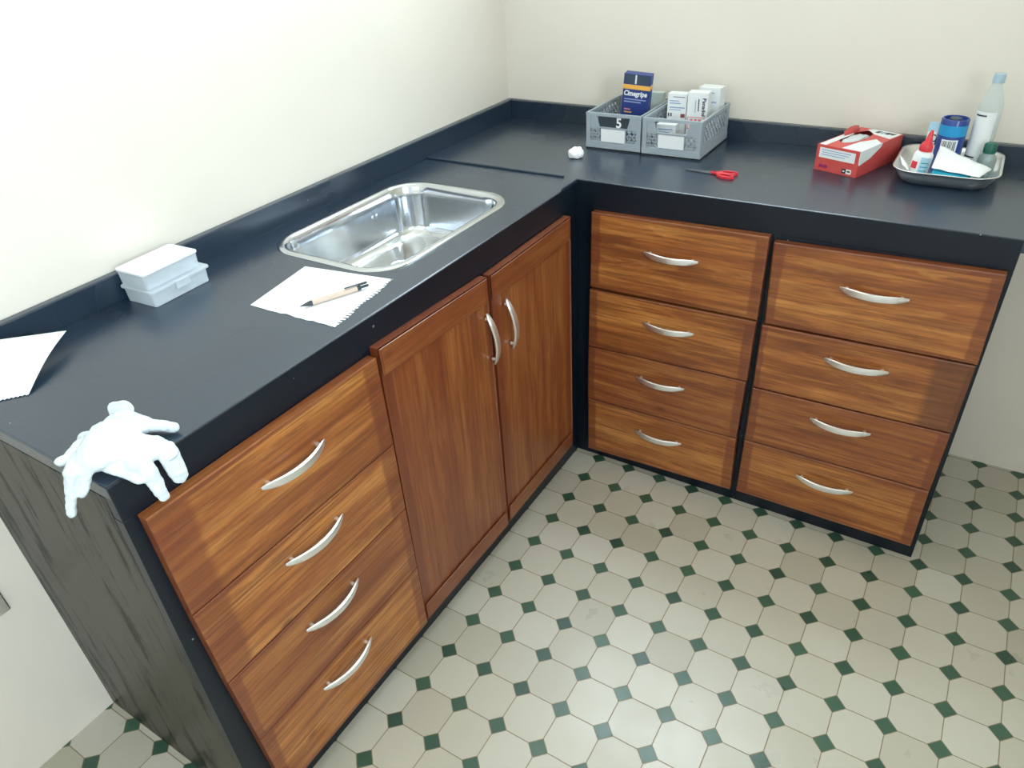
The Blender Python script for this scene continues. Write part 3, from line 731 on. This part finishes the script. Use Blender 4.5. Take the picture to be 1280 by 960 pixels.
def carton(name, label, loc, size, mat, rot=(0, 0, 0), group=None):
    c = thing(name, label, 'carton', loc, rot, group); bm = bmesh.new(); w_, d_, h_ = size
    box(bm, -w_/2, w_/2, -d_/2, d_/2, 0, h_); obj('carton_body', bm, mat, c, bev=.0006); return c
def strip(c, name, x0, x1, z0, z1, y, mat, t=.0004):
    bm = bmesh.new(); box(bm, x0, x1, y-t, y+t*.2, z0, z1); return obj(name, bm, mat, c)
z0 = RZ+.0055
# navy box
c = carton('medicine_carton', 'tall navy blue medicine carton with an amber stripe, in the left crate', (.487, -.106, z0+.004), (.076, .030, .178), NAVY, (math.radians(3), math.radians(4.5), math.radians(8)))
strip(c, 'amber_stripe', -.0383, .0383, .138, .150, -.0153, YEL); bm = bmesh.new(); box(bm, .0379, .0384, -.0151, .0151, .138, .150); obj('amber_stripe', bm, YEL, c)
strip(c, 'top_print', -.034, -.006, .153, .176, -.0153, NAVYD); strip(c, 'top_print', .0, .034, .153, .176, -.0153, NAVYD); strip(c, 'top_print', -.0055, -.001, .153, .176, -.0153, CARDW)
lettering('Cimegripe', .019, CARDW, c, (-.001, -.0156, .1265), width=.066, bold=.0007, shear=.15)
strip(c, 'small_print', -.032, .030, .1095, .1125, -.0153, INKB); strip(c, 'small_print', -.032, .016, .1025, .1055, -.0153, INKB)
strip(c, 'small_print', -.030, -.012, .082, .085, -.0153, PINK); strip(c, 'small_print', -.030, -.008, .074, .077, -.0153, YEL)
strip(c, 'small_print', -.030, .012, .052, .054, -.0153, INKB)
carton('medicine_carton', 'pale green-grey carton leaning at the back of the left crate', (.528, -.040, z0+.001), (.046, .020, .118), PGREEN, (0, 0, math.radians(4)))
carton('medicine_carton', 'small white carton beside the navy carton in the left crate', (.5425, -.085, z0), (.016, .036, .082), CARDW, (0, 0, 0))
# white boxes in the right crate
c = carton('medicine_carton', 'white medicine carton with dark print, leftmost in the right crate', (.612, -.088, z0), (.054, .030, .132), CARDW, (0, 0, math.radians(3)))
strip(c, 'small_print', -.012, .022, .123, .1245, -.0153, INK); strip(c, 'small_print', -.022, .006, .112, .1145, -.0153, INKB)
strip(c, 'small_print', -.021, .010, .1055, .1085, -.0153, INKB); strip(c, 'small_print', -.020, .022, .0945, .0975, -.0153, INKB); strip(c, 'small_print', -.020, .012, .089, .091, -.0153, INKB)
strip(c, 'small_print', -.024, -.020, .072, .081, -.0153, INK); strip(c, 'small_print', -.017, -.013, .072, .081, -.0153, INK); strip(c, 'small_print', .012, .024, .070, .080, -.0153, simple('maroon_print', srgb(130, 60, 70), .5))
c = carton('medicine_carton', 'low white carton just behind the front of the right crate', (.607, -.148, z0), (.054, .030, .064), CARDW, (math.radians(0), 0, math.radians(4)))
strip(c, 'small_print', -.022, .018, .050, .053, -.0153, INKB); strip(c, 'small_print', -.022, .010, .043, .045, -.0153, INKB)
c = carton('medicine_carton', 'white carton with a pink boxed panel, middle of the right crate', (.672, -.092, z0), (.056, .034, .140), CARDW, (0, 0, math.radians(3)))
bm = text_bm('Panadol', .014, .0003, .046, .0003); bmesh.ops.transform(bm, matrix=Matrix.Rotation(math.radians(90), 4, 'Y'), verts=bm.verts); obj('lettering', bm, INK, c, (.018, -.0176, .103))
strip(c, 'small_print', .002, .0045, .092, .124, -.0173, INK); strip(c, 'small_print', -.006, -.004, .088, .120, -.0173, INKB)
for a in ((-.025, .022, .075, .0765), (-.025, .022, .044, .0455), (-.025, -.0235, .044, .0765), (.0205, .022, .044, .0765), (-.017, -.010, .050, .071), (-.006, .001, .050, .071), (.005, .012, .050, .071)): strip(c, 'pink_panel', *a, -.0173, PINK)
c = carton('medicine_carton', 'wide white carton at the back right of the right crate', (.687, -.036, z0), (.062, .040, .143), CARDW, (0, 0, math.radians(-4)))
strip(c, 'small_print', -.012, .014, .128, .131, -.0203, INKB); strip(c, 'small_print', .004, .022, .104, .107, -.0203, INKB)

# ------------------------------------------------------------ glove dispenser box
ang = math.atan2(-.037, .105)
GB = thing('glove_box', 'red and white disposable glove dispenser box with an open top slot', 'box', (1.0625, -.1985, RZ+.0003), (0, 0, ang))
gw, gd, gh = .111, .199, .062       # local: front face at y=0, x centred
bm = bmesh.new()
o_ = [(-gw/2, 0), (gw/2, 0), (gw/2, gd), (-gw/2, gd)]
sl = [(-.018+.024*math.cos(2*math.pi*k/24)*(1.0), .112+.066*math.sin(2*math.pi*k/24)) for k in range(24)]
ov = [bm.verts.new((x, y, gh)) for x, y in o_]; hv = [bm.verts.new((x, y, gh)) for x, y in sl]
bmesh.ops.triangle_fill(bm, edges=[bm.edges.new((ov[i], ov[(i+1) % 4])) for i in range(4)]+[bm.edges.new((hv[i], hv[(i+1) % 24])) for i in range(24)], use_beauty=True)
lo = [bm.verts.new((x, y, 0)) for x, y in o_]; bm.faces.new(lo[::-1])
for i in range(4): bm.faces.new((lo[i], lo[(i+1) % 4], ov[(i+1) % 4], ov[i]))
obj('box_body', bm, REDC, GB)
bm = bmesh.new(); lo_, hi_ = prism(bm, [(-gw/2+.004, .003), (-gw/2+.004, .13), (-gw/2+.020, .13), (-gw/2+.020, .003)], gh, gh+.0006)
obj('top_print', bm, CARDW, GB)['label'] = 'white printed panel on the lid'
bm = bmesh.new()                        # white print area right of the slot wrapping down the side
prism(bm, [(.006, .004), (gw/2, .004), (gw/2, .095), (.030, .118), (.012, .075)], gh, gh+.0006)
prism(bm, [(0, gh-.030), (.004, gh-.034), (.050, gh-.026), (.095, gh-.008), (.100, gh+.0006), (0.0, gh+.0006)], 0, .0006, Matrix.Translation((gw/2, .0, 0)) @ Matrix(((0, 0, 1, 0), (1, 0, 0, 0), (0, 1, 0, 0), (0, 0, 0, 1))))
obj('top_print', bm, CARDW, GB)['label'] = 'white printed panel wrapping over the side'
bm = bmesh.new(); prism(bm, [(.004, .155), (gw/2-.004, .140), (gw/2-.002, .195), (-.020, .197), (-.030, .186)], gh, gh+.0006)
obj('top_print', bm, CARDW, GB)['label'] = 'white printed panel at the far end'
for k, (a, b, mt_) in enumerate(((-.004, .006, INK), (.010, .016, INKB), (.020, .031, INK), (.034, .042, GREENC))):
    bm = bmesh.new(); prism(bm, [(a, .172), (b, .170), (b+.003, .188), (a+.002, .186)], gh+.0006, gh+.0010); obj('dark_print', bm, mt_, GB)
bm = bmesh.new()                         # torn flap standing up at the slot
g2 = []
for i in range(7):
    t = i/6; g2.append([bm.verts.new((-.043+.004*math.sin(t*3), .098+.072*t, gh+.0006)), bm.verts.new((-.047-.003*t, .100+.074*t, gh+.010+.006*math.sin(t*3.1)))])
for a, b in zip(g2, g2[1:]): bm.faces.new((a[0], b[0], b[1], a[1]))
f_ = obj('slot_flap', bm, REDC, GB, smooth=True); sd = f_.modifiers.new('s', 'SOLIDIFY'); sd.thickness = .0008
bm = bmesh.new(); q = bmesh.ops.create_icosphere(bm, subdivisions=4, radius=1)
for v in bm.verts:
    d = v.co.copy(); k = 1+.18*noise.noise(d*3); v.co = Vector((-.018+d.x*.022*k, .105+d.y*.058*k, gh-.010+d.z*.012*k))
obj('folded_gloves', bm, LATEX, GB, smooth=True)['label'] = 'white gloves showing in the slot'
bm = bmesh.new(); box(bm, -gw/2+.008, gw/2-.010, -.0005, .0001, gh-.030, gh-.006); fl = obj('front_label', bm, CARDW, GB); fl['label'] = 'white label strip'
for k, (a, b) in enumerate(((-.042, .034), (-.040, .030), (-.042, .020))):
    bm = bmesh.new(); zz = gh-.012-k*.0055; box(bm, a, b, -.0008, -.0004, zz, zz+.0018); obj('small_print', bm, INKB, GB)
lettering('Multi', .011, PURP, GB, (-.032, -.0005, .012), width=.022, bold=.0004)
bm = bmesh.new(); box(bm, .018, .028, -.0007, .0001, .005, .016); obj('black_mark', bm, INK, GB)
bm = bmesh.new(); box(bm, .029, .042, -.0007, .0001, .005, .016); obj('white_mark', bm, CARDW, GB)
bm = bmesh.new(); box(bm, .0205, .0255, -.0010, -.0006, .009, .012); obj('white_print', bm, CARDW, GB)
bm = bmesh.new(); box(bm, .0315, .0395, -.0010, -.0006, .0095, .013); obj('dark_print', bm, INK, GB)

# ------------------------------------------------------------ tray and what stands in it
TZ = RZ+.0004
tx0, tx1, ty0, ty1 = 1.204, 1.390, -.222, -.015
bm = bmesh.new()
def tr(ins, z, rad): return [(x, y, z) for x, y in rrect(tx0+ins, tx1-ins, ty0+ins, ty1-ins, rad, 8)]
loft(bm, [tr(.012, TZ, .030), tr(.004, TZ+.004, .038), tr(-.008, TZ+.022, .046), tr(-.013, TZ+.0325, .050), tr(-.018, TZ+.034, .054), tr(-.018, TZ+.0355, .054), tr(-.012, TZ+.0345, .050),
          tr(-.0065, TZ+.022, .046), tr(.006, TZ+.0052, .038), tr(.014, TZ+.0015, .030)], True, True)
tag(obj('steel_tray', bm, PAN, smooth=True), 'shallow rounded stainless steel tray full of first-aid supplies on the worktop', 'tray')
B0 = TZ+.0018
c = thing('tape_can', 'blue cylindrical canister with sky blue band, standing in the steel tray', 'canister', (1.287, -.078, B0))
bm = bmesh.new(); lathe(bm, [(0, 0), (.0285, 0), (.0295, .001), (.0295, .118), (.0285, .120), (.0255, .120), (.0245, .114), (.011, .113), (.010, .108), (0, .108)], 0, 0, 40); obj('can_body', bm, BLUEC, c, auto=40)
def arc_band(bm, r, a0, a1, z0, z1, n=20, t=.0004):
    A0, A1 = math.radians(a0), math.radians(a1); ri = []
    for k in range(n+1):
        a = A0+(A1-A0)*k/n; ri.append([(rr3*math.cos(a), rr3*math.sin(a), z) for rr3, z in ((r, z0), (r+t, z0), (r+t, z1), (r, z1))])
    loft(bm, ri, True, True)
bm = bmesh.new(); arc_band(bm, .0295, -165, -15, .083, .107); obj('sky_blue_band', bm, SKYC, c, smooth=False)
bm = bmesh.new(); arc_band(bm, .0295, -125, -55, .048, .076); lb = obj('barcode_label', bm, CARDW, c); lb['label'] = 'white barcode label'
for k in range(9):
    bm = bmesh.new(); a = -120+k*6.6; arc_band(bm, .0299, a, a+(3.2 if k % 3 else 1.6), .052, .073, 2); obj('barcode_bar', bm, INK, c)
bm = bmesh.new(); lathe(bm, [(0, .1205), (.012, .1205), (.0135, .119), (.0135, .1135), (0, .1135)], 0, 0, 24); obj('hub', bm, NAVYD, c)

c = thing('antiseptic_bottle', 'tall clear plastic bottle with white label, at the back of the tray', 'bottle', (1.349, -.060, B0))
bm = bmesh.new(); lathe(bm, [(0, .0005), (.023, .0005), (.0255, .003), (.0258, .12), (.0255, .140), (.0225, .158), (.0165, .176), (.0115, .190), (.0095, .197), (.0095, .204), (0, .204)], 0, 0, 36); obj('bottle_body', bm, CLEARBOT, c, smooth=True)
bm = bmesh.new(); lathe(bm, [(0, .198), (.0125, .198), (.0125, .212), (.011, .217), (0, .218)], 0, 0, 24); obj('cap', bm, simple('pale_blue_cap', srgb(168, 190, 204), .4), c, auto=40)['label'] = 'pale blue cap'
bm = bmesh.new(); arc_band(bm, .0258, -165, -50, .018, .138, 24); obj('white_label', bm, CARDW, c)
for k, (a, b, zz) in enumerate(((-150, -95, .128), (-155, -100, .034), (-150, -105, .028))):
    bm = bmesh.new(); arc_band(bm, .0263, a, b, zz, zz+.0035, 8); obj('small_print', bm, INK, c)

c = thing('glass_vial', 'short clear bottle with a dark green cap, at the right of the tray', 'bottle', (1.372, -.108, B0+.0002))
bm = bmesh.new(); lathe(bm, [(0, 0), (.018, 0), (.0195, .002), (.0195, .040), (.017, .049), (.011, .054), (.0095, .060), (0, .060)], 0, 0, 30); obj('bottle_body', bm, GLASSG, c, smooth=True)
bm = bmesh.new(); lathe(bm, [(0, .056), (.0130, .056), (.0136, .058), (.0134, .074), (.010, .078), (0, .0785)], 0, 0, 24); obj('cap', bm, GREENC, c, auto=40)['label'] = 'dark green cap'
bm = bmesh.new(); arc_band(bm, .0196, 190, 255, .006, .034, 12); obj('white_label', bm, CARDW, c)
lettering('0', .013, INK, c, (-.0115, -.0178, .020), (0, 0, math.radians(-30)))

c = thing('glue_bottle', 'white squeeze bottle with a red pointed nozzle, at the left of the tray', 'bottle', (1.2395, -.150, B0+.0035), (0, math.radians(5), 0))
bm = bmesh.new(); lathe(bm, [(0, 0), (.019, 0), (.021, .002), (.0212, .040), (.0205, .048), (.0165, .055), (.0130, .058), (0, .058)], 0, 0, 32, .75); obj('bottle_body', bm, WHITEP, c, smooth=True)
bm = bmesh.new(); lathe(bm, [(0, .056), (.0145, .056), (.0148, .066), (.0120, .072), (.0082, .078), (.0042, .098), (.0026, .103), (0, .1035)], 0, 0, 24); obj('nozzle', bm, REDP, c, auto=40)['label'] = 'red pointed nozzle'
bm = bmesh.new(); arc_band(bm, .0213, -95, -35, .004, .044, 14); bmesh.ops.scale(bm, vec=(1, .76, 1), verts=bm.verts); obj('blue_label', bm, LBLUE, c)
for k in range(3):
    bm = bmesh.new(); arc_band(bm, .0218, -88, -45, .012+k*.009, .014+k*.009, 8); bmesh.ops.scale(bm, vec=(1, .76, 1), verts=bm.verts); obj('small_print', bm, TEAL, c)
bm = bmesh.new(); arc_band(bm, .0213, -152, -108, .016, .032, 10); bmesh.ops.scale(bm, vec=(1, .77, 1), verts=bm.verts); obj('red_emblem', bm, REDP, c)

c = carton('plaster_packet', 'slim blue and white packet standing behind the red-tipped bottle', (1.2455, -.082, B0+.003), (.020, .007, .104), CARDW, (0, 0, .1))
bm = bmesh.new(); box(bm, -.0102, .0102, -.0037, .0037, .084, .1045); obj('blue_end', bm, LBLUE, c)
lettering('C', .024, INK, c, (.003, -.0040, .068), bold=.0003)

# dressing packet: folded white paper over a teal sheet
def sheet(name, corners, mat, label, cat, sag=.004, wr=.0015, th=.0008, nu=14, nv=14, seed=0):
    bm = bmesh.new(); P = [Vector(p) for p in corners]; rows = []
    for i in range(nu+1):
        r = []
        for j in range(nv+1):
            s = i/nu; t = j/nv; p = P[0].lerp(P[1], s).lerp(P[3].lerp(P[2], s), t)
            p.z += sag*math.sin(math.pi*s)*math.sin(math.pi*t)+wr*noise.noise(Vector((s*4+seed, t*4, seed)))
            r.append(bm.verts.new(p))
        rows.append(r)
    for i in range(nu):
        for j in range(nv): bm.faces.new((rows[i][j], rows[i+1][j], rows[i+1][j+1], rows[i][j+1]))
    o = tag(obj(name, bm, mat, smooth=True), label, cat); sd = o.modifiers.new('s', 'SOLIDIFY'); sd.thickness = th; sd.offset = 0; return o
sheet('dressing_wrapper', [(1.2715, -.122, .9500), (1.386, -.150, .9160), (1.3665, -.212, .9130), (1.268, -.190, .9170)], PAPER, 'folded white paper wrapper lying across the front of the tray', 'wrapper', .004, .003)
sheet('teal_sheet', [(1.274, -.168, .9140), (1.352, -.190, .9085), (1.345, -.214, .9060), (1.270, -.206, .9080)], TEAL, 'crumpled teal plastic sheet under the white wrapper in the tray', 'wrapper', .002, .004, seed=3)
sheet('paper_scrap', [(1.190, -.120, .9215), (1.2165, -.150, .9050), (1.222, -.182, .9030), (1.203, -.150, .9060)], PAPER, 'small white paper scrap poking over the left rim of the tray', 'paper', .001, .002, seed=5)

# ------------------------------------------------------------ small plate low on the left wall
c = thing('wall_socket', 'small grey metal plate on the cream wall, low beside the end panel', 'socket', (XW, -1.905, .44))
bm = bmesh.new(); box(bm, 0, .008, -.045, .045, -.040, .040); obj('plate', bm, PAN, c, bev=.003)
bm = bmesh.new(); lathe(bm, [(0, .004), (.003, .003), (.004, .0), (0, 0)], 0, 0, 12); bmesh.ops.transform(bm, matrix=Matrix.Translation((.008, .034, .030)) @ Matrix.Rotation(math.pi/2, 4, 'Y'), verts=bm.verts); obj('screw', bm, STEEL, c)
